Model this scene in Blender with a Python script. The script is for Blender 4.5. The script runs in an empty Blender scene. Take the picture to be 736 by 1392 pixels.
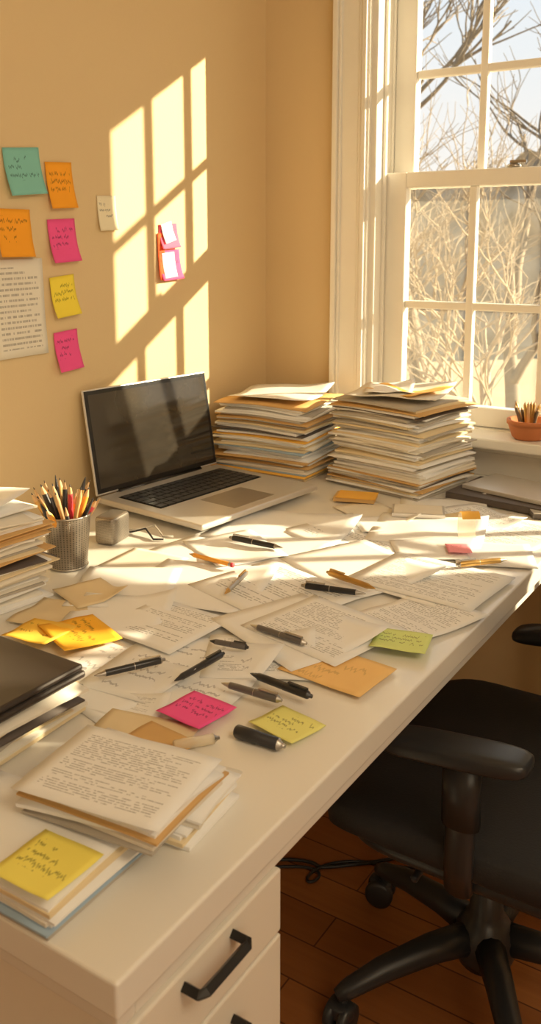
import bpy, bmesh, math, random
from mathutils import Vector, Matrix, Euler, noise
R = math.radians
scene = bpy.context.scene
col = scene.collection

# ------------------------------------------------------------------ materials
class NT:
    def __init__(s, name):
        s.mat = bpy.data.materials.new(name); s.mat.use_nodes = True
        s.t = s.mat.node_tree; s.n = s.t.nodes; s.l = s.t.links
        s.b = s.n['Principled BSDF']; s.out = s.n['Material Output']
    def link(s, a, b): s.l.new(a, b)
    def m(s, op, a, b=None, c=None):
        nd = s.n.new('ShaderNodeMath'); nd.operation = op
        for i, x in enumerate((a, b, c)):
            if x is None: continue
            if isinstance(x, (int, float)): nd.inputs[i].default_value = x
            else: s.link(x, nd.inputs[i])
        return nd.outputs[0]
    def tex(s, kind='UV'):
        return s.n.new('ShaderNodeTexCoord').outputs[kind]
    def sep(s, v):
        nd = s.n.new('ShaderNodeSeparateXYZ'); s.link(v, nd.inputs[0]); return nd.outputs
    def comb(s, x, y, z=0.0):
        nd = s.n.new('ShaderNodeCombineXYZ')
        for i, v in enumerate((x, y, z)):
            if isinstance(v, (int, float)): nd.inputs[i].default_value = v
            else: s.link(v, nd.inputs[i])
        return nd.outputs[0]
    def noise(s, vec, scale=1.0, detail=0.0, rough=.5):
        nd = s.n.new('ShaderNodeTexNoise'); nd.inputs['Scale'].default_value = scale
        nd.inputs['Detail'].default_value = detail; nd.inputs['Roughness'].default_value = rough
        if vec is not None: s.link(vec, nd.inputs['Vector'])
        return nd.outputs[0]
    def mix(s, f, a, b):
        nd = s.n.new('ShaderNodeMix'); nd.data_type = 'RGBA'
        if isinstance(f, (int, float)): nd.inputs[0].default_value = f
        else: s.link(f, nd.inputs[0])
        for i, v in ((6, a), (7, b)):
            if isinstance(v, tuple): nd.inputs[i].default_value = (*v[:3], 1)
            else: s.link(v, nd.inputs[i])
        return nd.outputs[2]
    def bump(s, h, strength=.2, dist=.01):
        nd = s.n.new('ShaderNodeBump'); nd.inputs['Strength'].default_value = strength
        nd.inputs['Distance'].default_value = dist
        s.link(h, nd.inputs['Height']); s.link(nd.outputs[0], s.b.inputs['Normal'])

def plain(name, c, rough=.5, metal=0.0, var=.08, scale=20, bump=0.0, spec=None, coat=0):
    t = NT(name)
    co = t.tex('Object')
    nz = t.noise(co, scale, 3)
    dk = tuple(x*(1-var) for x in c); lt = tuple(min(1, x*(1+var)) for x in c)
    t.link(t.mix(nz, dk, lt), t.b.inputs['Base Color'])
    t.b.inputs['Roughness'].default_value = rough
    t.b.inputs['Metallic'].default_value = metal
    if spec is not None: t.b.inputs['Specular IOR Level'].default_value = spec
    if coat: t.b.inputs['Coat Weight'].default_value = coat
    if bump: t.bump(nz, bump, .002)
    return t.mat

def text_mat(name, paper, ink, rows=30, style='print', margin=.1, density=.5, seed=0.0, top=.92, bottom=.08, strength=.8):
    t = NT(name)
    o = t.sep(t.tex('UV')); u, v = o[0], o[1]
    vr = t.m('MULTIPLY', v, rows); row = t.m('FLOOR', vr); fr = t.m('FRACT', vr)
    rs = t.m('MULTIPLY_ADD', row, 7.31, seed)
    if style == 'print':
        band = t.m('LESS_THAN', t.m('ABSOLUTE', t.m('SUBTRACT', fr, .5)), .21)
        word = t.m('GREATER_THAN', t.noise(t.comb(t.m('MULTIPLY', u, 34), rs, 0), 1), .41)
        let = t.m('MULTIPLY_ADD', t.m('GREATER_THAN', t.noise(t.comb(t.m('MULTIPLY', u, 190), rs, 5), 1), .47), .5, .5)
        ink_f = t.m('MULTIPLY', band, t.m('MULTIPLY', word, let))
    else:
        wob = t.m('MULTIPLY', t.m('SUBTRACT', t.noise(t.comb(t.m('MULTIPLY', u, 34), rs, 0), 1, 1), .5), 1.5)
        dist = t.m('ABSOLUTE', t.m('SUBTRACT', t.m('SUBTRACT', fr, .5), wob))
        band = t.m('LESS_THAN', dist, .12)
        word = t.m('GREATER_THAN', t.noise(t.comb(t.m('MULTIPLY', u, 9), rs, 3), 1), .42)
        ink_f = t.m('MULTIPLY', band, word)
    rl = t.noise(t.comb(rs, 4.7, 2), 1.3)
    end = t.m('SUBTRACT', 1.0-margin, t.m('MULTIPLY', t.m('MAXIMUM', t.m('SUBTRACT', rl, .5), 0), 1.6))
    inside = t.m('MULTIPLY', t.m('GREATER_THAN', u, margin), t.m('LESS_THAN', u, end))
    inside = t.m('MULTIPLY', inside, t.m('MULTIPLY', t.m('GREATER_THAN', v, bottom), t.m('LESS_THAN', v, top)))
    par = t.m('GREATER_THAN', t.noise(t.comb(rs, 1.7, 9), .9), .5-density*.3)
    f = t.m('MULTIPLY', t.m('MULTIPLY', ink_f, t.m('MULTIPLY', inside, par)), strength)
    pn = t.noise(t.tex('Object'), 9, 3)
    base = t.mix(pn, tuple(x*.96 for x in paper), paper)
    t.link(t.mix(f, base, ink), t.b.inputs['Base Color'])
    t.b.inputs['Roughness'].default_value = .75
    t.b.inputs['Specular IOR Level'].default_value = .25
    return t.mat

WHITE = (.90, .895, .88)
M = {}
def wall_mat():
    t = NT('wall_paint')
    co = t.tex('Object')
    n1 = t.noise(co, 1.3, 3); n2 = t.noise(co, 260, 2)
    t.link(t.mix(n1, (.71, .54, .30), (.78, .605, .35)), t.b.inputs['Base Color'])
    t.b.inputs['Roughness'].default_value = .7; t.bump(n2, .12, .002)
    return t.mat
M['wall'] = wall_mat()
M['ceil'] = plain('ceiling_paint', (.85, .80, .70), .8)
M['trim'] = plain('trim_paint', (.90, .87, .79), .35, var=.03)
M['desk'] = plain('desk_lacquer', (.84, .81, .75), .28, var=.02, scale=6, coat=.15)
M['drawer'] = plain('drawer_lacquer', (.84, .79, .70), .35, var=.02, scale=6)
M['white'] = plain('paper_white', WHITE, .8, var=.03)
M['off'] = plain('paper_offwhite', (.82, .77, .67), .8)
M['cream'] = plain('paper_cream', (.80, .66, .42), .8)
M['tan'] = plain('folder_manila', (.66, .41, .16), .7)
M['grey'] = plain('paper_grey', (.46, .42, .36), .8)
M['dark'] = plain('folder_dark', (.10, .08, .07), .6)
M['blue'] = plain('folder_blue', (.35, .48, .62), .7)
M['amber'] = plain('folder_amber', (.90, .50, .08), .6)
M['black'] = plain('black_plastic', (.022, .022, .024), .38)
M['chairp'] = plain('chair_plastic', (.028, .029, .032), .36)
M['blackm'] = plain('black_metal', (.03, .028, .026), .35, .6)
M['steel'] = plain('brushed_steel', (.45, .42, .38), .35, .9)
M['gold'] = plain('pen_gold', (.55, .33, .10), .3, .7)
M['orange'] = plain('pencil_orange', (.90, .40, .05), .45)
M['gun'] = plain('pen_gunmetal', (.05, .05, .055), .3, .4)
M['lid'] = plain('closed_lid', (.055, .045, .040), .38, .3)
M['greyp'] = plain('pen_grey', (.14, .13, .13), .4, .2)
M['silver'] = plain('laptop_aluminium', (.72, .69, .65), .34, .55, var=.02)
M['key'] = plain('key_black', (.03, .03, .032), .45)
M['bezel'] = plain('bezel_black', (.012, .012, .013), .2)
M['wood'] = plain('pencil_wood', (.62, .40, .20), .6)
M['red'] = plain('pencil_red', (.65, .06, .08), .45)
M['terra'] = plain('terracotta', (.58, .20, .07), .7, bump=.2)
M['bark'] = plain('tree_bark', (.16, .125, .09), .9)
M['twig'] = plain('shrub_bark', (.34, .27, .19), .9)
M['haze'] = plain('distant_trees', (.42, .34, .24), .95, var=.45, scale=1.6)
M['ground'] = plain('winter_grass', (.34, .27, .17), .95, var=.3, scale=.5)
M['leather'] = plain('chair_fabric', (.016, .016, .018), .6, scale=300, bump=.3)

def screen_mat():
    t = NT('laptop_screen_glass')
    co = t.tex('Object')
    d = t.m('GREATER_THAN', t.noise(co, 700, 1), .70)
    sm = t.noise(co, 9, 3)
    f = t.m('ADD', t.m('MULTIPLY', d, .30), t.m('MULTIPLY', sm, .20))
    t.link(t.mix(f, (.014, .012, .010), (.24, .20, .15)), t.b.inputs['Base Color'])
    t.b.inputs['Roughness'].default_value = .09
    t.b.inputs['Specular IOR Level'].default_value = 1.0
    return t.mat
M['screen'] = screen_mat()

def mesh_metal():
    t = NT('perforated_metal')
    o = t.sep(t.tex('UV'))
    fx = t.m('SUBTRACT', t.m('FRACT', o[0]), .5); fy = t.m('SUBTRACT', t.m('FRACT', o[1]), .5)
    d = t.m('ADD', t.m('ABSOLUTE', fx), t.m('ABSOLUTE', fy))
    hole = t.m('LESS_THAN', d, .30)
    t.link(t.mix(hole, (.36, .32, .27), (.03, .025, .02)), t.b.inputs['Base Color'])
    t.link(t.m('MULTIPLY', t.m('SUBTRACT', 1, hole), .8), t.b.inputs['Metallic'])
    t.b.inputs['Roughness'].default_value = .38
    t.bump(t.m('SUBTRACT', 1, hole), .5, .001)
    return t.mat
M['perf'] = mesh_metal()

def floor_mat():
    t = NT('oak_floorboards')
    co = t.tex('Object'); mp = t.n.new('ShaderNodeMapping')
    t.link(co, mp.inputs[0])
    br = t.n.new('ShaderNodeTexBrick'); t.link(mp.outputs[0], br.inputs['Vector'])
    br.inputs['Scale'].default_value = 1; br.inputs['Brick Width'].default_value = 1.1
    br.inputs['Row Height'].default_value = .085; br.inputs['Mortar Size'].default_value = .0016
    br.inputs['Color1'].default_value = (.52, .20, .055, 1); br.inputs['Color2'].default_value = (.38, .135, .036, 1)
    br.inputs['Mortar'].default_value = (.08, .03, .012, 1); br.inputs['Bias'].default_value = 0
    o = t.sep(mp.outputs[0])
    g = t.noise(t.comb(t.m('MULTIPLY', o[0], 3), t.m('MULTIPLY', o[1], 60), 0), 1, 5, .6)
    t.link(t.mix(t.m('MULTIPLY', g, .7), br.outputs[0], (.20, .07, .022)), t.b.inputs['Base Color'])
    t.b.inputs['Roughness'].default_value = .25
    t.bump(br.outputs['Fac'], -.3, .002)
    return t.mat
M['floor'] = floor_mat()

def glass_mat(name, haze):
    t = NT(name); t.n.remove(t.b)
    tr = t.n.new('ShaderNodeBsdfTransparent'); gl = t.n.new('ShaderNodeBsdfGlossy'); gl.inputs['Roughness'].default_value = .03
    fr = t.n.new('ShaderNodeFresnel'); fr.inputs[0].default_value = 1.45
    mx = t.n.new('ShaderNodeMixShader'); t.link(t.m('MULTIPLY', fr.outputs[0], .5), mx.inputs[0]); t.link(tr.outputs[0], mx.inputs[1]); t.link(gl.outputs[0], mx.inputs[2])
    tl = t.n.new('ShaderNodeBsdfTranslucent'); tl.inputs[0].default_value = (.95, .88, .74, 1)
    m2 = t.n.new('ShaderNodeMixShader')
    nz = t.noise(t.tex('Object'), 5, 4)
    t.link(t.m('MULTIPLY', nz, haze*2), m2.inputs[0]); t.link(mx.outputs[0], m2.inputs[1]); t.link(tl.outputs[0], m2.inputs[2])
    t.link(m2.outputs[0], t.out.inputs['Surface'])
    return t.mat
M['glass_hi'] = glass_mat('window_glass_clear', .006)
M['glass_lo'] = glass_mat('window_glass_dusty', .034)

def film_mat():
    t = NT('clear_tape_film')
    t.b.inputs['Base Color'].default_value = (.95, .85, .65, 1); t.b.inputs['Roughness'].default_value = .15
    t.b.inputs['Alpha'].default_value = .5
    return t.mat
M['film'] = film_mat()

# ------------------------------------------------------------------ mesh builder
class MB:
    def __init__(s): s.v = []; s.f = []; s.mi = []; s.uv = []; s.mats = []; s.sm = []
    def mat(s, m):
        if m not in s.mats: s.mats.append(m)
        return s.mats.index(m)
    def face(s, idx, m, uv=None, sm=False):
        s.f.append(idx); s.mi.append(s.mat(m)); s.uv.append(uv or [(0, 0)]*len(idx)); s.sm.append(sm)
    def box(s, c, d, m, X=None):
        b = len(s.v); c = Vector(c); X = X or Matrix()
        for k in (-1, 1):
            for j in (-1, 1):
                for i in (-1, 1):
                    s.v.append(X @ (c+Vector((i*d[0]/2, j*d[1]/2, k*d[2]/2))))
        for q in ((0, 2, 3, 1), (4, 5, 7, 6), (0, 1, 5, 4), (2, 6, 7, 3), (0, 4, 6, 2), (1, 3, 7, 5)):
            s.face([b+i for i in q], m, [(0, 0), (1, 0), (1, 1), (0, 1)])
    def box2(s, a, b_, m, X=None):
        a = Vector(a); b_ = Vector(b_); s.box((a+b_)/2, b_-a, m, X)
    def lathe(s, prof, m, X=None, n=24, uvs=(1, 1), caps=True):
        X = X or Matrix(); b = len(s.v)
        for p in prof:
            for i in range(n):
                a = 2*math.pi*i/n
                s.v.append(X @ Vector((p[0]*math.cos(a), p[0]*math.sin(a), p[1])))
        L = 0
        for k in range(len(prof)-1):
            mm = prof[k][2] if len(prof[k]) > 2 else m
            dl = math.hypot(prof[k+1][0]-prof[k][0], prof[k+1][1]-prof[k][1])
            for i in range(n):
                j = (i+1) % n
                s.face([b+k*n+i, b+k*n+j, b+(k+1)*n+j, b+(k+1)*n+i], mm,
                       [(i/n*uvs[0], L*uvs[1]), ((i+1)/n*uvs[0], L*uvs[1]), ((i+1)/n*uvs[0], (L+dl)*uvs[1]), (i/n*uvs[0], (L+dl)*uvs[1])], True)
            L += dl
        if caps:
            if prof[0][0] > 1e-5: s.face([b+i for i in range(n)][::-1], prof[0][2] if len(prof[0]) > 2 else m)
            if prof[-1][0] > 1e-5: s.face([b+(len(prof)-1)*n+i for i in range(n)], prof[-2][2] if len(prof[-2]) > 2 else m)
    def tube(s, pts, r, m, n=10, sx=1.0):
        pts = [Vector(p) for p in pts]; b = len(s.v); prev = None
        for k, p in enumerate(pts):
            d = (pts[min(k+1, len(pts)-1)]-pts[max(k-1, 0)]).normalized()
            up = prev or (Vector((0, 0, 1)) if abs(d.z) < .9 else Vector((1, 0, 0)))
            a = d.cross(up).normalized(); c = a.cross(d).normalized(); prev = c
            rr = r[k] if isinstance(r, (list, tuple)) else r
            for i in range(n):
                t = 2*math.pi*i/n
                s.v.append(p+a*math.cos(t)*rr*sx+c*math.sin(t)*rr)
        for k in range(len(pts)-1):
            for i in range(n):
                j = (i+1) % n
                s.face([b+k*n+i, b+k*n+j, b+(k+1)*n+j, b+(k+1)*n+i], m, None, n > 4)
        s.face([b+i for i in range(n)][::-1], m); s.face([b+(len(pts)-1)*n+i for i in range(n)], m)
    def superell(s, c, d, m, e1=.4, e2=.4, nu=36, nv=16, fn=None, X=None):
        X = X or Matrix(); b = len(s.v); c = Vector(c)
        pw = lambda x, e: math.copysign(abs(x)**e, x)
        for j in range(nv+1):
            ph = -math.pi/2+math.pi*j/nv
            for i in range(nu):
                th = 2*math.pi*i/nu
                p = Vector((d[0]/2*pw(math.cos(ph), e1)*pw(math.cos(th), e2), d[1]/2*pw(math.cos(ph), e1)*pw(math.sin(th), e2), d[2]/2*pw(math.sin(ph), e1)))
                if fn: p = fn(p)
                s.v.append(X @ (c+p))
        for j in range(nv):
            for i in range(nu):
                k = (i+1) % nu
                s.face([b+j*nu+i, b+j*nu+k, b+(j+1)*nu+k, b+(j+1)*nu+i], m, None, True)
    def obj(s, name, parent=None, bevel=0, seg=2):
        me = bpy.data.meshes.new(name); me.from_pydata([tuple(v) for v in s.v], [], s.f)
        for m in s.mats: me.materials.append(m)
        uvl = me.uv_layers.new(name='UVMap')
        for p in me.polygons:
            p.material_index = s.mi[p.index]; p.use_smooth = s.sm[p.index]
            for k, li in enumerate(p.loop_indices): uvl.data[li].uv = s.uv[p.index][k]
        me.update()
        o = bpy.data.objects.new(name, me); col.objects.link(o)
        if bevel:
            bv = o.modifiers.new('bevel', 'BEVEL'); bv.width = bevel; bv.segments = seg; bv.limit_method = 'ANGLE'; bv.angle_limit = R(50)
        if parent: o.parent = parent
        return o
def empty(name):
    e = bpy.data.objects.new(name, None); e.empty_display_size = .05; col.objects.link(e); return e
def frame(p, z, rot=0): return Matrix.Translation((p[0], p[1], z)) @ Matrix.Rotation(R(rot), 4, 'Z')

# ------------------------------------------------------------------ room
XR, YB, ZC = 3.3, -3.6, 2.55
def simple(name, a, b, m, bevel=0):
    mb = MB(); mb.box2(a, b, m); return mb.obj(name, bevel=bevel)
simple('floor', (-.1, YB-.1, -.06), (XR+.1, .12, 0), M['floor'])
simple('ceiling', (-.1, YB-.1, ZC), (XR+.1, .12, ZC+.08), M['ceil'])
simple('wall_left', (-.1, YB-.1, 0), (0, .12, ZC), M['wall'])
simple('wall_right', (XR, YB-.1, 0), (XR+.1, .12, ZC), M['wall'])
simple('wall_back', (0, YB-.1, 0), (XR, YB, ZC), M['wall'])
WINS = [(.29, .935), (1.135, 1.78), (1.875, 2.52)]  # second and third windows are unseen, added to bring sun onto the desk
Z0, Z1 = .83, 1.95
mb = MB()
mb.box2((0, 0, 0), (XR, .12, Z0), M['wall']); mb.box2((0, 0, Z1), (XR, .12, ZC), M['wall'])
xs = [0]+[x for w in WINS for x in w]+[XR]
for i in range(0, len(xs), 2): mb.box2((xs[i], 0, Z0), (xs[i+1], .12, Z1), M['wall'])
mb.obj('wall_window')

def sash(mb, x0, x1, z0, z1, y, ty, stile, rail_b, rail_t, zm):
    T = M['trim']
    mb.box2((x0, y, z0), (x0+stile, y+ty, z1), T); mb.box2((x1-stile, y, z0), (x1, y+ty, z1), T)
    mb.box2((x0+stile, y, z0), (x1-stile, y+ty, z0+rail_b), T); mb.box2((x0+stile, y, z1-rail_t), (x1-stile, y+ty, z1), T)
    gx0, gx1 = x0+stile, x1-stile; gz0, gz1 = z0+rail_b, z1-rail_t
    mw = .018; pw = (gx1-gx0-2*mw)/3
    for k in (1, 2):
        xa = gx0+k*pw+(k-1)*mw
        mb.box2((xa, y+.005, gz0), (xa+mw, y+ty-.005, gz1), T)
    mb.box2((gx0, y+.006, zm-.009), (gx1, y+ty-.006, zm+.009), T)
    return (gx0, gx1, gz0, gz1, y+ty/2)
for wi, (x0, x1) in enumerate(WINS):
    par = empty('window_%d' % (wi+1))
    T = M['trim']
    fr = MB()
    fr.box2((x0, -.004, Z0), (x0+.018, .118, Z1), T); fr.box2((x1-.018, -.004, Z0), (x1, .118, Z1), T)
    fr.box2((x0+.018, -.004, Z1-.018), (x1-.018, .118, Z1), T); fr.box2((x0+.018, .03, Z0), (x1-.018, .118, Z0+.018), T)
    for s_, e in ((1, x0+.018), (-1, x1-.018)):
        fr.box2((min(e, e+s_*.008), .030, Z0+.018), (max(e, e+s_*.008), .040, Z1-.018), T)
        fr.box2((min(e, e+s_*.006), .074, Z0+.018), (max(e, e+s_*.006), .080, Z1-.018), T)
    fr.obj('jamb_frame', par, .0015)
    a = MB(); g = sash(a, x0+.022, x1-.022, Z0+.020, 1.432, .042, .030, .053, .045, .036, 1.125); a.obj('lower_sash', par, .003)
    gm = MB(); gm.box2((g[0], g[4]-.0015, g[2]), (g[1], g[4]+.0015, g[3]), M['glass_lo']); gm.obj('lower_glass', par)
    a = MB(); g2 = sash(a, x0+.022, x1-.022, 1.396, Z1-.020, .082, .030, .053, .036, .040, 1.655); a.obj('upper_sash', par, .003)
    gm = MB(); gm.box2((g2[0], g2[4]-.0015, g2[2]), (g2[1], g2[4]+.0015, g2[3]), M['glass_hi']); gm.obj('upper_glass', par)
    lk = MB(); lx = (x0+x1)/2
    lk.lathe([(.016, 0), (.016, .006), (.010, .010), (.0, .011)], M['steel'], Matrix.Translation((lx, .062, 1.432)))
    lk.box((lx+.012, .055, 1.445), (.036, .008, .006), M['steel']); lk.obj('sash_lock', par)
T = M['trim']; mb = MB()
for i, (xa, xb) in enumerate(((.203, .294), (.931, 1.139), (1.776, 1.879), (2.516, 2.61))):
    mb.box2((xa, -.016, Z0-.005), (xb, 0, Z1+.09), T)
    mb.box2((xa, -.030, Z0-.004), (xa+.013, -.010, Z1+.09), T); mb.box2((xa+.013, -.023, Z0-.004), (xa+.020, -.010, Z1+.09), T)
    mb.box2((xb-.018, -.024, Z0-.004), (xb-.006, -.010, Z1+.09), T)
    mb.box2((xb-.028, -.019, Z0-.004), (xb-.018, -.010, Z1+.09), T)
mb.obj('trim_1', bevel=.0025)
mb = MB()
mb.box2((.203, -.024, Z1), (2.61, 0, Z1+.10), T); mb.box2((.18, -.045, Z1+.10), (2.63, 0, Z1+.125), T); mb.obj('trim_2', bevel=.003)
mb = MB()
mb.box2((.180, -.062, Z0-.008), (2.63, .040, Z0+.016), T)
mb.box2((.203, -.030, Z0-.022), (2.61, 0, Z0-.008), T)
mb.box2((.203, -.018, Z0-.080), (2.61, 0, Z0-.022), T)
mb.box2((.203, -.024, Z0-.098), (2.61, 0, Z0-.080), T)
mb.obj('trim_3', bevel=.004)
def baseboard(name, a, b, nx, ny):
    mb = MB(); ax, ay = a; bx, by = b
    for z0, z1, d in ((0, .15, .016), (.15, .165, .022), (.165, .185, .012), (0, .02, .026)):
        mb.box2((min(ax, bx, ax+nx*d, bx+nx*d), min(ay, by, ay+ny*d, by+ny*d), z0), (max(ax, bx, ax+nx*d, bx+nx*d), max(ay, by, ay+ny*d, by+ny*d), z1), T)
    mb.obj(name, bevel=.003)
baseboard('baseboard_window', (0, 0), (XR, 0), 0, -1)
baseboard('baseboard_left', (0, YB), (0, 0), 1, 0)
baseboard('baseboard_right', (XR, YB), (XR, 0), -1, 0)
baseboard('baseboard_back', (0, YB), (XR, YB), 0, 1)

# ------------------------------------------------------------------ outside
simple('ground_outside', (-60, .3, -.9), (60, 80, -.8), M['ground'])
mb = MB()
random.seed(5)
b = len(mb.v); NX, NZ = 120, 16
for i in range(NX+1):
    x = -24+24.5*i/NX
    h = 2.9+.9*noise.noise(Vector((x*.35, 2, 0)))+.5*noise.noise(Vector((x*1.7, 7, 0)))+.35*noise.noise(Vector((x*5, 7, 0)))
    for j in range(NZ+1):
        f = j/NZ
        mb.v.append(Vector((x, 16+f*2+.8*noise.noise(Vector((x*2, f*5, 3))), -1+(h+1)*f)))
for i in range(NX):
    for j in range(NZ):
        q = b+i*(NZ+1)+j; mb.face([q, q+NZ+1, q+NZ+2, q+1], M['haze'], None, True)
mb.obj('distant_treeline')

def tree(name, base, height, r0, seed, levels=5, spread=.55, n0=1, rf=.6, mat='bark'):
    random.seed(seed)
    cu = bpy.data.curves.new(name, 'CURVE'); cu.dimensions = '3D'; cu.bevel_depth = 1.0; cu.bevel_resolution = 1
    cu.materials.append(M[mat])
    def branch(p, d, L, r, lv):
        n = 7; sp = cu.splines.new('POLY'); sp.points.add(n-1); pts = []
        q = p.copy(); dd = d.copy()
        for k in range(n):
            sp.points[k].co = (*q, 1); sp.points[k].radius = r*(1-.5*k/(n-1)); pts.append((q.copy(), dd.copy()))
            dd = (dd+Vector((random.uniform(-.2, .2), random.uniform(-.2, .2), random.uniform(-.08, .14)))).normalized()
            q = q+dd*L/(n-1)
        if lv <= 0: return
        for k in range(random.choice((2, 3, 4))):
            pt, dr = pts[random.choice((2, 3, 4, 5, 6, 6))]
            ax = Vector((random.uniform(-1, 1), random.uniform(-1, 1), random.uniform(-.3, .5))).normalized()
            nd = (dr+ax*random.uniform(spread*.7, spread*1.6)).normalized()
            branch(pt, nd, L*random.uniform(.58, .85), r*rf, lv-1)
    for _ in range(n0):
        branch(Vector(base)+Vector((random.uniform(-.3, .3), random.uniform(-.3, .3), 0))*(n0 > 1), Vector((random.uniform(-.3, .3)*(n0 > 1), 0, 1)).normalized(), height, r0, levels)
    o = bpy.data.objects.new(name, cu); col.objects.link(o)
tree('bare_tree', (-1.45, 6.6, -.8), 2.1, .085, 3, 5)
tree('bare_tree', (-2.9, 8.0, -.8), 2.5, .10, 12, 5)
tree('bare_tree', (-5.2, 10.5, -.8), 2.9, .13, 17, 5)
tree('bare_shrub', (-1.1, 4.6, -.8), 1.1, .026, 8, 4, .7, 3, mat='twig')
tree('bare_shrub', (-2.2, 5.6, -.8), 1.2, .030, 21, 4, .7, 4, mat='twig')
tree('bare_shrub', (-3.0, 7.6, -.8), 1.5, .034, 31, 4, .7, 5, mat='twig')

# ------------------------------------------------------------------ desk
DT = .75
desk = empty('writing_desk')
mb = MB(); mb.box2((.004, -1.529, .718), (.876, -.066, DT), M['desk']); mb.obj('tabletop', desk, .003, 3)
mb = MB()
mb.box2((.02, -1.515, .690), (.862, -1.495, .718), M['desk']); mb.box2((.842, -1.495, .690), (.862, -.075, .718), M['desk'])
mb.box2((.02, -1.495, .690), (.04, -.075, .718), M['desk']); mb.obj('apron', desk, .002)
mb = MB(); D = M['drawer']
mb.box2((.30, -1.508, .03), (.848, -1.292, .690), D)
mb.box2((.32, -1.49, 0), (.83, -1.32, .03), M['black'])
mb.obj('pedestal', desk, .002)
dz = [(.622, .688), (.50, .618), (.36, .496), (.04, .356)]
for k, (a, b_) in enumerate(dz):
    mb = MB(); mb.box2((.848, -1.506, a), (.866, -1.294, b_), D); mb.obj('drawer_%d' % (k+1), desk, .002)
    hz = [.674, .588, .45, .25][k]
    h = MB()
    h.tube([(.864, -1.441, hz), (.881, -1.441, hz), (.884, -1.436, hz), (.884, -1.378, hz), (.881, -1.373, hz), (.864, -1.373, hz)], .0056, M['blackm'], 4)
    h.obj('handle_%d' % (k+1), desk, .001)
mb = MB()
for yy in (-.10,):
    mb.box2((.80, yy, 0), (.845, yy+.03, .69), M['desk']); mb.box2((.03, yy, 0), (.07, yy+.03, .69), M['desk']); mb.box2((.07, yy+.005, .1), (.8, yy+.025, .14), M['desk'])
mb.box2((.03, -1.50, 0), (.07, -1.46, .69), M['desk'])
mb.obj('legs', desk, .002)

# ------------------------------------------------------------------ sheets
def sheet(name, X, w, h, mat, curl=0.0, wav=.0, seed=0, n=10, parent=None, th=.0004, fold=0):
    mb = MB()
    for j in range(n+1):
        for i in range(n+1):
            u, v = i/n, j/n
            z = wav*(noise.noise(Vector((u*2.2+seed, v*2.2, seed*1.7)))+.5)
            z += curl*((1-v)**2.5)
            if fold: z += fold*max(0, u+v-1.45)**1.5
            mb.v.append(X @ Vector(((u-.5)*w, (v-.5)*h, z)))
    for j in range(n):
        for i in range(n):
            q = j*(n+1)+i
            mb.face([q, q+1, q+n+2, q+n+1], mat, [(i/n, j/n), ((i+1)/n, j/n), ((i+1)/n, (j+1)/n), (i/n, (j+1)/n)], True)
    o = mb.obj(name, parent)
    sd = o.modifiers.new('thickness', 'SOLIDIFY'); sd.thickness = th; sd.offset = 1
    return o
PI = (.15, .145, .14)
TXT = [text_mat('printed_page_%d' % k, WHITE, PI, rows, 'print', mg, dn, k*13.1, strength=.62) for k, (rows, mg, dn) in enumerate([(34, .09, .5), (28, .12, .1), (36, .1, .6), (32, .14, .2)])]
HND = [text_mat('handwritten_page_%d' % k, WHITE, (.16, .14, .16), rows, 'hand', .12, .2, k*5.7, strength=.45) for k, rows in enumerate([12, 9])]
def note_mat(nm, c, seed, rows=6): return text_mat(nm, c, tuple(x*.22 for x in c), rows, 'hand', .10, .9, seed, top=.86, bottom=.30, strength=.7)
C_TEAL = (.25, .60, .54); C_OR = (1.0, .42, .03); C_PK = (.95, .11, .36); C_YE = (.98, .80, .08); C_GR = (.72, .82, .30)

def wallX(y, z, rot):
    B = Matrix(((0, 0, 1, 0), (1, 0, 0, 0), (0, 1, 0, 0), (0, 0, 0, 1)))
    return Matrix.Translation((.0012, y, z)) @ B @ Matrix.Rotation(R(rot), 4, 'Z')
k = 0
for nm, y, z, w, h, rot, c in [
    ('a', -.794, 1.3955, .084, .082, 5, C_TEAL), ('b', -.7065, 1.3756, .066, .084, 3, C_OR), ('c', -.822, 1.287, .078, .084, 0, C_OR),
    ('d', -.7047, 1.274, .070, .080, 3, C_PK), ('e', -.7085, 1.170, .064, .076, 5, C_YE), ('f', -.7043, 1.0655, .062, .076, 4, C_PK)]:
    k += 1
    sheet('sticky_note', wallX(y, z, rot), w, h, note_mat('note_wall_'+nm, c, k*9.3), curl=.012, wav=.002, seed=k)
sheet('sticky_note', wallX(-.5806, 1.328, 2), .053, .068, note_mat('note_wall_g', (.92, .84, .62), 77), curl=.006, seed=7)
sheet('sticky_note', wallX(-.390, 1.284, 4), .062, .052, note_mat('note_wall_h', (.95, .14, .26), 88), curl=.010, seed=8)
sheet('sticky_note', wallX(-.388, 1.222, 3), .072, .064, note_mat('note_wall_i', (.95, .10, .26), 99), curl=.012, seed=9)
sheet('sticky_note', wallX(-.418, 1.240, 0) @ Matrix.Translation((0, 0, .002)), .022, .10, note_mat('note_wall_j', (.85, .12, .03), 101), curl=.006, seed=19)
sheet('paper_slip', wallX(-.397, 1.292, 14) @ Matrix.Translation((0, 0, .004)), .036, .042, HND[0], curl=.006, seed=9)
sheet('paper_slip', wallX(-.395, 1.222, 5) @ Matrix.Translation((.0, 0, .004)), .042, .054, HND[1], curl=.006, seed=9)
sheet('pinned_list', wallX(-.816, 1.153, 1), .118, .176, text_mat('list_page', (.84, .80, .70), (.16, .14, .12), 18, 'print', .1, .9, 3.3, strength=.6), curl=.004, wav=.002, seed=11)

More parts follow.
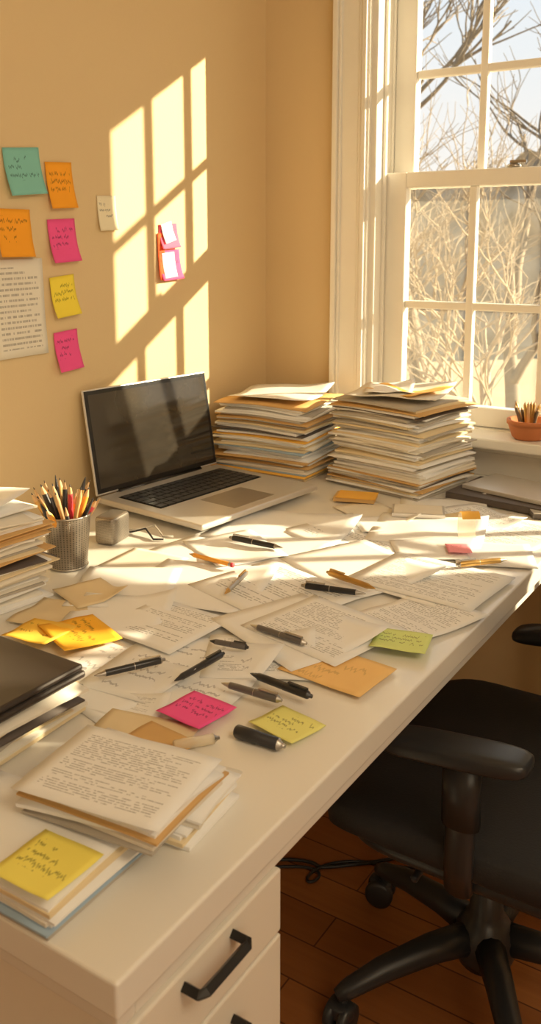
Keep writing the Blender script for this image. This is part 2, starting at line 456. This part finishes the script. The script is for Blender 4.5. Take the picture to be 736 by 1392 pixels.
S = [
 (.43, -.60, .24, .20, 8, 'white', 0), (.56, -.56, .22, .18, -20, TXT[1], 1), (.66, -.47, .20, .16, 14, 'white', 2), (.79, -.40, .15, .20, -12, TXT[3], 1),
 (.62, -.30, .17, .12, 22, 'white', 0), (.40, -.80, .20, .17, -8, 'white', 1), (.50, -.70, .20, .15, 18, 'white', 2), (.64, -.70, .21, .18, -26, 'white', 3),
 (.80, -.83, .12, .16, -20, TXT[2], 2), (.76, -.69, .205, .165, -4, TXT[0], 5), (.755, -.70, .205, .165, -8, 'white', 4),
 (.58, -.86, .21, .17, -16, TXT[1], 4), (.47, -.90, .20, .17, 12, 'white', 3), (.38, -.97, .15, .16, 30, 'white', 4), (.33, -.87, .11, .10, 5, 'off', 2),
 (.71, -.94, .170, .150, -12, TXT[2], 6), (.68, -.96, .19, .16, -22, 'white', 5), (.52, -1.045, .135, .13, -3, TXT[1], 5), (.44, -1.05, .14, .12, 24, 'white', 3),
 (.62, -1.13, .19, .18, 6, HND[0], 1), (.55, -1.19, .17, .14, -14, HND[1], 0), (.68, -1.05, .14, .12, 30, TXT[3], 2), (.36, -1.10, .09, .09, 12, 'cream', 1),
 (.53, -.42, .16, .10, -30, 'off', 1), (.70, -.56, .12, .10, 35, 'white', 3), (.60, -1.235, .13, .05, 6, TXT[3], 0),
 (.355, -1.02, .09, .08, -20, 'cream', 5), (.645, -.40, .13, .06, 20, 'cream', 3), (.42, -.74, .15, .13, -30, 'white', 3),
 (.70, -.34, .16, .12, -35, TXT[1], 2), (.80, -.52, .13, .12, 24, 'white', 2), (.80, -.31, .12, .07, -8, 'off', 0), (.58, -.47, .12, .09, 40, 'white', 4)]
random.seed(2)
for k, s_ in enumerate(S):
    x, y, w, h, rot, mt, lv = s_
    mt = M[mt] if isinstance(mt, str) else mt
    sheet('paper_sheet', frame((x, y), DT+.0006+lv*.0011, rot), w, h, mt, wav=.0010+.004*(random.random() > .8), seed=k*3.1, fold=.04*(random.random() > .6))
ZT = DT+.0085
sheet('manila_envelope', frame((.78, -1.03), ZT-.004, -4), .118, .088, text_mat('note_tan', (.92, .60, .24), (.3, .15, .05), 4, 'hand', .2, .6, 4, strength=.3), wav=.001)
sheet('sticky_note', frame((.817, -.924), ZT, 14), .072, .066, note_mat('note_green', C_GR, 31), wav=.001, curl=.003)
sheet('sticky_note', frame((.697, -1.204), ZT-.003, -4), .064, .064, note_mat('note_pink', C_PK, 41), wav=.001, curl=.003)
sheet('sticky_note', frame((.795, -1.170), DT+.002, -10), .064, .056, note_mat('note_lime', (.86, .84, .28), 51), wav=.001, curl=.003)
sheet('sticky_note', frame((.448, -1.135), ZT, -22), .095, .08, note_mat('note_amber', (1.0, .52, .04), 61), wav=.002, curl=.004)
sheet('sticky_note', frame((.405, -1.165), ZT+.002, 10), .07, .07, note_mat('note_gold', (.98, .60, .08), 62), wav=.002, curl=.004)
sheet('manila_envelope', frame((.672, -1.270), DT+.002, 12), .11, .07, M['cream'], wav=.001)
sheet('manila_envelope', frame((.70, -1.275), DT+.004, -6), .07, .05, M['tan'], wav=.001)
sheet('sticky_note', frame((.745, -.54), ZT, 30), .04, .045, note_mat('note_pink2', (.95, .35, .42), 71), wav=.001)

# ------------------------------------------------------------------ stacks
PAL = [('white', 13), ('off', 8), ('cream', 4), ('tan', 3.2), ('amber', .7), ('grey', 3), ('dark', 1.2), ('blue', .3)]
PAL2 = [('white', 12), ('off', 7), ('cream', 5), ('tan', 5), ('amber', 1.0), ('grey', 3), ('dark', 1.6), ('blue', .3)]
def stack(name, cx, cy, z0, z1, w, d, rot, seed, jit=.008, rj=2.5, tmin=.0014, tmax=.0042, pal=PAL, top=None, grow=None, wavy=.004, gap=(.0005, .0014), parent=None):
    random.seed(seed); mb = MB(); z = z0; names = [p[0] for p in pal]; wt = [p[1] for p in pal]; n = 6
    while z < z1-.0005:
        t = random.uniform(tmin, tmax); f = (z-z0)/(z1-z0)
        last = z+t+.0004 >= z1-.0005
        m = M[random.choices(names, wt)[0]]
        fold = m in (M['dark'], M['tan'], M['blue'], M['amber'])
        if fold: t = min(t, .0020)
        if last and top is not None: m = top
        ww = w*random.uniform(.90, 1.03); dd = d*random.uniform(.90, 1.03)
        if fold: ww = w*1.03; dd = d*1.03
        if grow: ww *= 1+grow*(1-f); dd *= 1+grow*(1-f)
        ox, oy = random.gauss(0, jit*.6), random.gauss(0, jit*.6)
        X = frame((cx+ox, cy+oy), 0, rot+random.gauss(0, rj)*(1.8 if random.random() > .85 else 1))
        b = len(mb.v)
        for kz in (0, 1):
            for j in range(n+1):
                for i in range(n+1):
                    u, v = i/n-.5, j/n-.5
                    p = X @ Vector((u*ww, v*dd, 0))
                    wz = wavy*f*(noise.noise(Vector((p.x*9, p.y*9, seed)))) - .006*f*(u*u+v*v)*2
                    p.z = z+kz*t+wz; mb.v.append(p)
        N = (n+1)*(n+1)
        for j in range(n):
            for i in range(n):
                q = b+j*(n+1)+i
                mb.face([q, q+n+1, q+n+2, q+1], m, None, True)
                mb.face([q+N, q+N+1, q+N+n+2, q+N+n+1], m, [(i/n, j/n), ((i+1)/n, j/n), ((i+1)/n, (j+1)/n), (i/n, (j+1)/n)], True)
        for i in range(n):
            for (a, c) in ((b+i, b+i+1), (b+n*(n+1)+i+1, b+n*(n+1)+i), (b+(i+1)*(n+1), b+i*(n+1)), (b+i*(n+1)+n, b+(i+1)*(n+1)+n)):
                mb.face([a, c, c+N, a+N], m)
        z += t+random.uniform(*gap)
    return mb.obj(name, parent)
def crown(par, items):
    for (x, y, z, rot, mt, w, h) in items:
        sheet('top_sheet', frame((x, y), z, rot), w, h, M[mt] if isinstance(mt, str) else mt, wav=.008, seed=x*40, fold=.03, parent=par)
st = stack('paper_stack', .168, -.178, DT+.001, .918, .225, .225, 2, 11, grow=.08, jit=.009, pal=PAL2)
crown(st, [(.165, -.18, .922, 14, 'white', .20, .2)])
st = stack('paper_stack', .468, -.176, DT+.001, .946, .225, .200, -10, 23, grow=.05, jit=.010)
crown(st, [(.465, -.175, .950, 8, 'off', .20, .18), (.478, -.168, .9535, -22, 'amber', .15, .13), (.442, -.185, .956, 20, 'white', .10, .12)])
st = stack('paper_stack', .160, -1.145, DT+.001, .885, .235, .215, -4, 37, grow=.12, jit=.014, rj=4)
crown(st, [(.17, -1.14, .889, 12, 'white', .2, .18)])
stack('paper_stack', .452, -1.395, DT+.001, .797, .29, .245, 2, 41, jit=.010)
nb = MB()
nb.box2((.26, -1.524, .801), (.602, -1.277, .809), M['lid']); nb.box2((.262, -1.522, .8095), (.600, -1.279, .817), M['lid']); nb.obj('closed_laptop', bevel=.003)
stack('paper_stack', .705, -1.472, DT+.001, .778, .20, .115, 2, 53, jit=.004, rj=1.2, top=M['white'])
stack('paper_stack', .760, -1.352, DT+.001, .779, .135, .09, 9, 54, jit=.006, rj=3)
st = stack('paper_stack', .758, -1.390, .780, .800, .146, .112, 9, 55, jit=.006, rj=5, top=TXT[2])
sheet('top_sheet', frame((.760, -1.397), .8035, 9), .148, .114, TXT[2], wav=.001, seed=4, parent=st)
sheet('sticky_note', frame((.772, -1.496), .7810, 3), .064, .064, note_mat('note_lemon', (.95, .84, .17), 91), wav=.001, curl=.003)

# ------------------------------------------------------------------ laptop
lap = empty('laptop')
XL = frame((.066, -.510), DT+.012, -6)
W, Dp = .352, .286
mb = MB(); mb.box2((0, -W/2, 0), (Dp, W/2, .012), M['silver'], XL); mb.obj('base', lap, .004, 3)
mb = MB()
for fx, fy in ((.03, -.14), (.03, .14), (Dp-.03, -.14), (Dp-.03, .14)): mb.lathe([(.008, -.0045), (.008, .001)], M['black'], XL @ Matrix.Translation((fx, fy, 0)), 12)
mb.obj('feet', lap)
mb = MB(); mb.box2((.035, -.150, .0118), (.155, .150, .0124), M['bezel'], XL)
for r in range(6):
    x = .038+r*.0195; kh = .0155
    if r == 5: ks = [.018]*3+[.10]+[.018]*6
    else:
        n_ = 14; first = .018+.005*(r % 4); rest = (.292-first-.0025*n_)/(n_-1); ks = [first]+[rest]*(n_-1)
    tot = sum(ks)+.0025*(len(ks)-1); sc = .292/tot; y = -.146
    for kw in ks:
        mb.box2((x, y, .0124), (x+kh, y+kw*sc, .0142), M['key'], XL); y += (kw+.0025)*sc
mb.obj('keyboard', lap)
mb = MB(); mb.box2((.172, -.06, .0118), (.262, .06, .0124), M['steel'], XL); mb.obj('trackpad', lap)
XS = XL @ Matrix.Translation((.002, 0, .013)) @ Matrix.Rotation(R(-9.5), 4, 'Y')
mb = MB(); mb.box2((-.006, -W/2, 0), (0, W/2, .212), M['silver'], XS); mb.obj('lid', lap, .003, 3)
mb = MB(); mb.box2((0, -W/2+.003, .004), (.0008, W/2-.003, .209), M['bezel'], XS); mb.box2((.0008, -W/2+.011, .013), (.0012, W/2-.011, .201), M['screen'], XS); mb.obj('screen', lap)
mb = MB(); mb.tube([XL @ Vector((.002, -.12, .011)), XL @ Vector((.002, .12, .011))], .006, M['bezel'], 12); mb.obj('hinge', lap)

# ------------------------------------------------------------------ pens
def axisX(p1, p2):
    p1, p2 = Vector(p1), Vector(p2); d = (p2-p1); z = d.normalized(); x = z.cross(Vector((0, 0, 1))).normalized(); y = z.cross(x)
    Mx = Matrix((x, y, z)).transposed().to_4x4(); Mx.translation = p1; return Mx, d.length
def pen(name, p1, p2, r, body, tip, clip=True, kind='pen'):
    X, L = axisX(p1, p2); mb = MB()
    if kind == 'pencil':
        mb.lathe([(.0004, 0, M['black']), (r*.3, L*.03, M['wood']), (r, L*.12, body), (r, L*.9, M['steel']), (r*1.05, L*.95, M['red']), (r, L*.995, M['red']), (r*.6, L, M['red'])], body, X, 8)
    elif kind == 'marker':
        mb.lathe([(r*.35, 0, tip), (r*.4, L*.04, tip), (r*.7, L*.10, tip), (r, L*.13, body), (r, L*.55, body), (r*1.08, L*.56, body), (r*1.08, L*.97, body), (r*.9, L, body)], body, X, 20)
    else:
        mb.lathe([(.0005, 0, tip), (r*.35, L*.035, tip), (r*.75, L*.12, tip), (r*.95, L*.15, body), (r*1.0, L*.3, body), (r*1.02, L*.55, tip), (r*1.08, L*.56, body), (r*1.05, L*.93, tip), (r*.9, L*.95, tip), (r*.55, L*.955, tip), (r*.5, L, tip)], body, X, 20)
    if clip and kind == 'pen':
        mb.box((0, -r*1.5, L*.78), (r*.7, r*.35, L*.30), tip, X); mb.box((0, -r*1.2, L*.92), (r*.7, r*.8, L*.02), tip, X)
    return mb.obj(name)
ZP = DT+.0140
def zz(p, z=ZP): return (p[0], p[1], z)
pens = [
 ((.555, -1.218), (.598, -1.139), .0042, 'gun', 'steel', 'pen'), ((.643, -1.176), (.649, -1.086), .0042, 'gun', 'black', 'pen'),
 ((.613, -1.067), (.666, -1.056), .0036, 'greyp', 'black', 'pen'), ((.629, -.998), (.722, -1.006), .0042, 'greyp', 'steel', 'pen'),
 ((.710, -.816), (.614, -.839), .0045, 'black', 'steel', 'pen'), ((.713, -.791), (.619, -.770), .0045, 'gold', 'gold', 'pen'),
 ((.502, -.713), (.394, -.716), .0046, 'black', 'steel', 'pen'), ((.537, -.929), (.514, -.838), .0038, 'steel', 'gold', 'pen'),
 ((.692, -1.150), (.773, -1.146), .0042, 'greyp', 'steel', 'pen'), ((.707, -1.112), (.797, -1.120), .0046, 'black', 'gun', 'pen'),
 ((.837, -.562), (.776, -.630), .0046, 'gold', 'steel', 'pen')]
for a, b_, r, m1, m2, kd in pens: pen('ballpoint_pen', zz(a), zz(b_), r, M[m1], M[m2])
pen('pencil', zz((.387, -.822)), zz((.480, -.826)), .0038, M['orange'], M['black'], kind='pencil')
pen('marker_pen', zz((.820, -1.214), DT+.0075), zz((.760, -1.217), DT+.0075), .0066, M['gun'], M['steel'], kind='marker')
pen('marker_pen', zz((.752, -1.236), DT+.0065), zz((.722, -1.275), DT+.0065), .0055, M['film'], M['steel'], kind='marker')

cup = empty('mesh_pen_cup'); cx, cy = .233, -.944
mb = MB(); XC = Matrix.Translation((cx, cy, DT+.001))
mb.lathe([(.030, 0), (.031, .004), (.0385, .088)], M['perf'], XC, 48, (44, 320), caps=False)
mb.lathe([(.0365, .088), (.029, .005), (.0, .004)], M['perf'], XC, 48, (44, 320), caps=False)
mb.lathe([(.0, .001), (.031, .001)], M['steel'], XC, 48, caps=False)
mb.obj('cup', cup)
mb = MB(); pts = [XC @ Vector((.0385*math.cos(2*math.pi*i/40), .0385*math.sin(2*math.pi*i/40), .088)) for i in range(41)]
mb.tube(pts, .0018, M['steel'], 8); mb.tube([XC @ Vector((.031*math.cos(2*math.pi*i/40), .031*math.sin(2*math.pi*i/40), .002)) for i in range(41)], .0018, M['steel'], 8); mb.obj('rims', cup)
random.seed(9)
cols = ['orange', 'black', 'wood', 'gold', 'gun', 'red', 'orange', 'black', 'orange', 'gun', 'wood', 'black', 'gold', 'tan', 'wood', 'black', 'red', 'orange', 'gun', 'wood', 'gold', 'black', 'tan', 'orange', 'wood', 'gun']
for i, cc in enumerate(cols):
    a = i*2.4; r0 = .004+.016*random.random(); r1 = .018+.040*math.sqrt((i+.5)/len(cols)); L = random.uniform(.112, .150)-.25*max(0, r1-.03)
    p1 = Vector((cx+r0*math.cos(a+2.6), cy+r0*math.sin(a+2.6), DT+.012)); p2 = Vector((cx+r1*math.cos(a), cy+r1*math.sin(a), DT+L))
    o = pen('pencil_in_cup', p2, p1, random.choice((.0034, .0040, .0046)), M[cc], M['gun'] if i % 2 else M['wood'], clip=False, kind='pencil' if i % 3 else 'pen'); o.parent = cup
sp = empty('desk_speaker')
mb = MB(); mb.superell((0, 0, .025), (.040, .060, .049), M['perf'], .22, .3, X=frame((.208, -.812), DT+.001, 12))
for i in range(len(mb.uv)): mb.uv[i] = [((mb.v[q].y+mb.v[q].x)*420, mb.v[q].z*420) for q in mb.f[i]]
mb.obj('body', sp)
mb = MB(); P = [(.20, -.785, DT+.006), (.21, -.765, DT+.004), (.235, -.755, DT+.012), (.255, -.765, DT+.006), (.27, -.775, DT+.004), (.285, -.765, DT+.004)]
mb.tube(P, .0018, M['black'], 8); mb.tube([(x+.012, y+.012, z+.004) for x, y, z in P], .0018, M['grey'], 8); mb.obj('cable', sp)

mb = MB(); Xn = frame((.708, -.172), DT+.002, -6)
mb.box2((-.100, -.080, 0), (.105, .080, .012), M['dark'], Xn); mb.box2((-.098, -.078, .002), (.107, .078, .010), M['white'], Xn); mb.box2((-.100, -.080, .0121), (.105, .080, .014), M['dark'], Xn); mb.obj('black_notebook', bevel=.001)
mb = MB(); Xn = frame((.722, -.158), DT+.017, -12); mb.box2((-.090, -.064, 0), (.090, .064, .007), M['silver'], Xn); mb.box2((-.090, -.064, .0072), (.090, .064, .0085), M['silver'], Xn); mb.obj('tablet_computer', bevel=.003)
mb = MB(); Xn = frame((.815, -.255), DT+.004, 30); mb.box2((-.034, -.022, 0), (.034, .022, .008), M['dark'], Xn); mb.box2((-.032, -.020, .008), (.032, .020, .0095), M['grey'], Xn); mb.obj('card_wallet', bevel=.002)
mb = MB(); Xn = frame((.603, -.385), DT+.0075, 24); mb.box2((-.05, -.032, 0), (.05, .032, .007), M['silver'], Xn); mb.box2((-.046, -.028, .0071), (.046, .028, .0078), M['off'], Xn); mb.obj('pocket_notebook', bevel=.002)
mb = MB(); Xn = frame((.452, -.356), DT+.004, 18); mb.box2((-.042, -.026, 0), (.042, .026, .008), M['tan'], Xn); mb.box2((-.036, -.028, .0082), (.044, .024, .0105), M['amber'], Xn); mb.obj('sticky_note_pad', bevel=.0006)
mb = MB()
XF = frame((.735, -.472), DT+.006, 35)
for i in range(17):
    t = i/16
    if t < .6: x, z = .010*math.sin(t*5), .046*(t/.6)
    else: q = (t-.6)/.4; x, z = .010*math.sin(3)-.026*q, .046+.008*math.sin(q*3.14)-.004*q
    for s_ in (-1, 1): mb.v.append(XF @ Vector((s_*.016, x, z)))
for i in range(16): mb.face([2*i, 2*i+1, 2*i+3, 2*i+2], M['film'] if i < 10 else M['amber'], None, True)
mb.obj('curled_tape_flag')

pot = empty('terracotta_bowl'); px, py = .697, -.012
XP = Matrix.Translation((px, py, Z0+.0165))
mb = MB(); mb.lathe([(.030, 0), (.036, .006), (.044, .028), (.0455, .034), (.048, .034), (.048, .043), (.042, .043), (.039, .030), (.0, .026)], M['terra'], XP, 40); mb.obj('bowl', pot)
random.seed(4)
for i in range(18):
    a = i*2.4; r = .006+.024*random.random(); p1 = Vector((px+r*.6*math.cos(a), py+r*.6*math.sin(a), Z0+.044)); p2 = Vector((px+r*1.25*math.cos(a), py+r*1.1*math.sin(a), Z0+.078+.025*random.random()))
    o = pen('stub', p2, p1, .0036, M[random.choice(['wood', 'tan', 'gold', 'bark'])], M['wood'], False, 'pencil'); o.parent = pot

# ------------------------------------------------------------------ chair
ch = empty('office_chair'); hx, hy = .845, -.610; B = M['chairp']
mb = MB()
mb.lathe([(.0, .07), (.045, .07), (.05, .085), (.05, .125), (.035, .15), (.028, .16), (.028, .27), (.017, .27), (.017, .41), (.0, .41)], B, Matrix.Translation((hx, hy, 0)), 32)
for k in range(5):
    a = R(14+72*k); d = Vector((math.cos(a), math.sin(a), 0)); h = Vector((hx, hy, 0))
    mb.tube([h+d*.03+Vector((0, 0, .115)), h+d*.10+Vector((0, 0, .112)), h+d*.19+Vector((0, 0, .095)), h+d*.250+Vector((0, 0, .075)), h+d*.270+Vector((0, 0, .068))], [.027, .024, .020, .016, .010], B, 12, 1.0)
    mb.tube([h+d*.257+Vector((0, 0, .075)), h+d*.257+Vector((0, 0, .040))], .007, B, 10)
mb.obj('star_base', ch)
mb = MB()
for k in range(5):
    a = R(14+72*k); d = Vector((math.cos(a), math.sin(a), 0)); c = Vector((hx, hy, 0))+d*.262
    sd = Matrix.Rotation(a+R(35), 4, 'Z')
    for s_ in (-1, 1):
        Xw = Matrix.Translation((c.x, c.y, .0275)) @ sd @ Matrix.Rotation(R(90), 4, 'X') @ Matrix.Translation((0, 0, s_*.013))
        mb.lathe([(.0, -.009), (.020, -.009), (.0265, -.006), (.027, 0), (.0265, .006), (.020, .009), (.0, .009)], B, Xw, 28)
    mb.superell((c.x, c.y, .040), (.046, .034, .030), B, .6, .6, 20, 10)
mb.obj('casters', ch)
sc = Vector((.915, -.680, 0))
def seatfn(p):
    q = p.copy(); q.z += -.018*max(0, (-p.x-.13)/.11)**2+.010*((p.y/.235)**2); return q
mb = MB(); mb.superell((sc.x, sc.y, .455), (.49, .475, .060), M['leather'], .35, .32, 56, 18, seatfn); mb.obj('seat', ch)
mb = MB(); mb.superell((sc.x, sc.y, .418), (.44, .42, .035), B, .4, .35, 40, 10); mb.box((hx+.02, hy-.02, .392), (.16, .14, .04), B)
mb.tube([(hx, hy-.05, .40), (hx-.02, hy-.22, .385), (hx-.02, hy-.27, .385)], .006, B, 8); mb.obj('seat_mechanism', ch, .004)
for nm, yy, sg, x0_, z0 in (('left', -.925, -1, .894, .630), ('right', -.450, 1, .920, .605)):
    mb = MB()
    def af(p):
        q = p.copy(); q.z += .10*(p.x)-.35*p.x*p.x*(1 if p.x < 0 else .3); q.y += -.25*p.x*p.x*sg; return q
    mb.superell((x0_, yy, z0), (.200, .060, .028), B, .55, .45, 44, 14, af)
    mb.obj('arm_pad_'+nm, ch)
    mb = MB(); inn = yy-sg*.08; ax = x0_+.012
    mb.tube([(ax, yy, z0-.01), (ax+.002, yy+sg*.002, .55), (ax, yy, .47), (ax-.01, yy-sg*.03, .412), (ax-.02, inn, .398), (ax-.025, inn-sg*.05, .400)], [.022, .021, .020, .020, .019, .017], B, 12, .55)
    mb.tube([(ax, yy, z0-.005), (ax+.001, yy, .53)], .026, B, 14, .62)
    mb.obj('arm_post_'+nm, ch)
def backfn(p):
    q = p.copy(); q.x += -1.3*(p.y**2)-.35*(p.z-.0)*abs(p.z)+.06*p.z; return q
mb = MB(); mb.superell((1.195, -.69, .80), (.045, .46, .52), M['leather'], .35, .35, 48, 24, backfn); mb.obj('backrest', ch)
mb = MB(); mb.tube([(1.0, -.69, .395), (1.11, -.69, .385), (1.195, -.69, .42), (1.23, -.69, .52), (1.232, -.69, .72)], [.022, .024, .026, .024, .02], B, 12, 1.5); mb.obj('back_spine', ch)

mb = MB()
P = []
for i in range(40):
    t = i/39; P.append((.36+.26*t+.02*math.sin(9*t), -.56+.22*t+.035*math.sin(7*t+1), .004))
mb.tube(P, .0035, M['black'], 8); mb.tube([(x+.03*math.sin(i*.2), y-.03+.02*math.sin(i*.31), .004) for i, (x, y, z) in enumerate(P)], .003, M['black'], 8); mb.obj('power_cable')

# ------------------------------------------------------------------ light
w = bpy.data.worlds.new('sky'); scene.world = w; w.use_nodes = True; nt = w.node_tree; bg = nt.nodes['Background']
tc = nt.nodes.new('ShaderNodeTexCoord'); sx = nt.nodes.new('ShaderNodeSeparateXYZ'); nt.links.new(tc.outputs['Generated'], sx.inputs[0])
cr = nt.nodes.new('ShaderNodeValToRGB'); nt.links.new(sx.outputs[2], cr.inputs[0])
cr.color_ramp.elements[0].position = 0; cr.color_ramp.elements[0].color = (1, .94, .84, 1)
cr.color_ramp.elements[1].position = .32; cr.color_ramp.elements[1].color = (.68, .80, .92, 1)
nt.links.new(cr.outputs[0], bg.inputs[0]); bg.inputs[1].default_value = 1.05
sd = Vector((-1, -.78, -.47)).normalized()
L = bpy.data.lights.new('sun', 'SUN'); L.energy = 24; L.angle = R(.7); L.color = (1, .84, .55)
o = bpy.data.objects.new('sun', L); o.rotation_euler = sd.to_track_quat('-Z', 'Y').to_euler(); o.location = (6, 5, 4); col.objects.link(o)
def area(name, loc, tgt, size, e, c=(1, .82, .56)):
    L = bpy.data.lights.new(name, 'AREA'); L.shape = 'DISK'; L.size = size; L.energy = e; L.color = c
    o = bpy.data.objects.new(name, L); o.location = loc; o.rotation_euler = (Vector(tgt)-Vector(loc)).to_track_quat('-Z', 'Y').to_euler(); col.objects.link(o)
area('overhead_fill', (2.2, -1.5, 2.45), (.5, -.6, .7), 1.3, 24)  # added warm fill light below the ceiling, no fixture there
area('rear_fill', (2.6, -3.0, 1.7), (.7, -.1, .9), 1.1, 12)  # added fill from behind the camera, brightens the window wall and desk fronts

# ------------------------------------------------------------------ camera
cd = bpy.data.cameras.new('camera'); cd.sensor_fit = 'VERTICAL'; cd.sensor_height = 36; cd.lens = 1220/1392*36
cd.shift_y = -151/1392; cd.clip_start = .02; cd.clip_end = 300
cd.dof.use_dof = True; cd.dof.focus_distance = 1.35; cd.dof.aperture_fstop = 10
co = bpy.data.objects.new('camera', cd); co.location = (1.2709, -1.936, 1.27); co.rotation_euler = (R(80), 0, R(33)); col.objects.link(co)
scene.camera = co
scene.view_settings.view_transform = 'Standard'
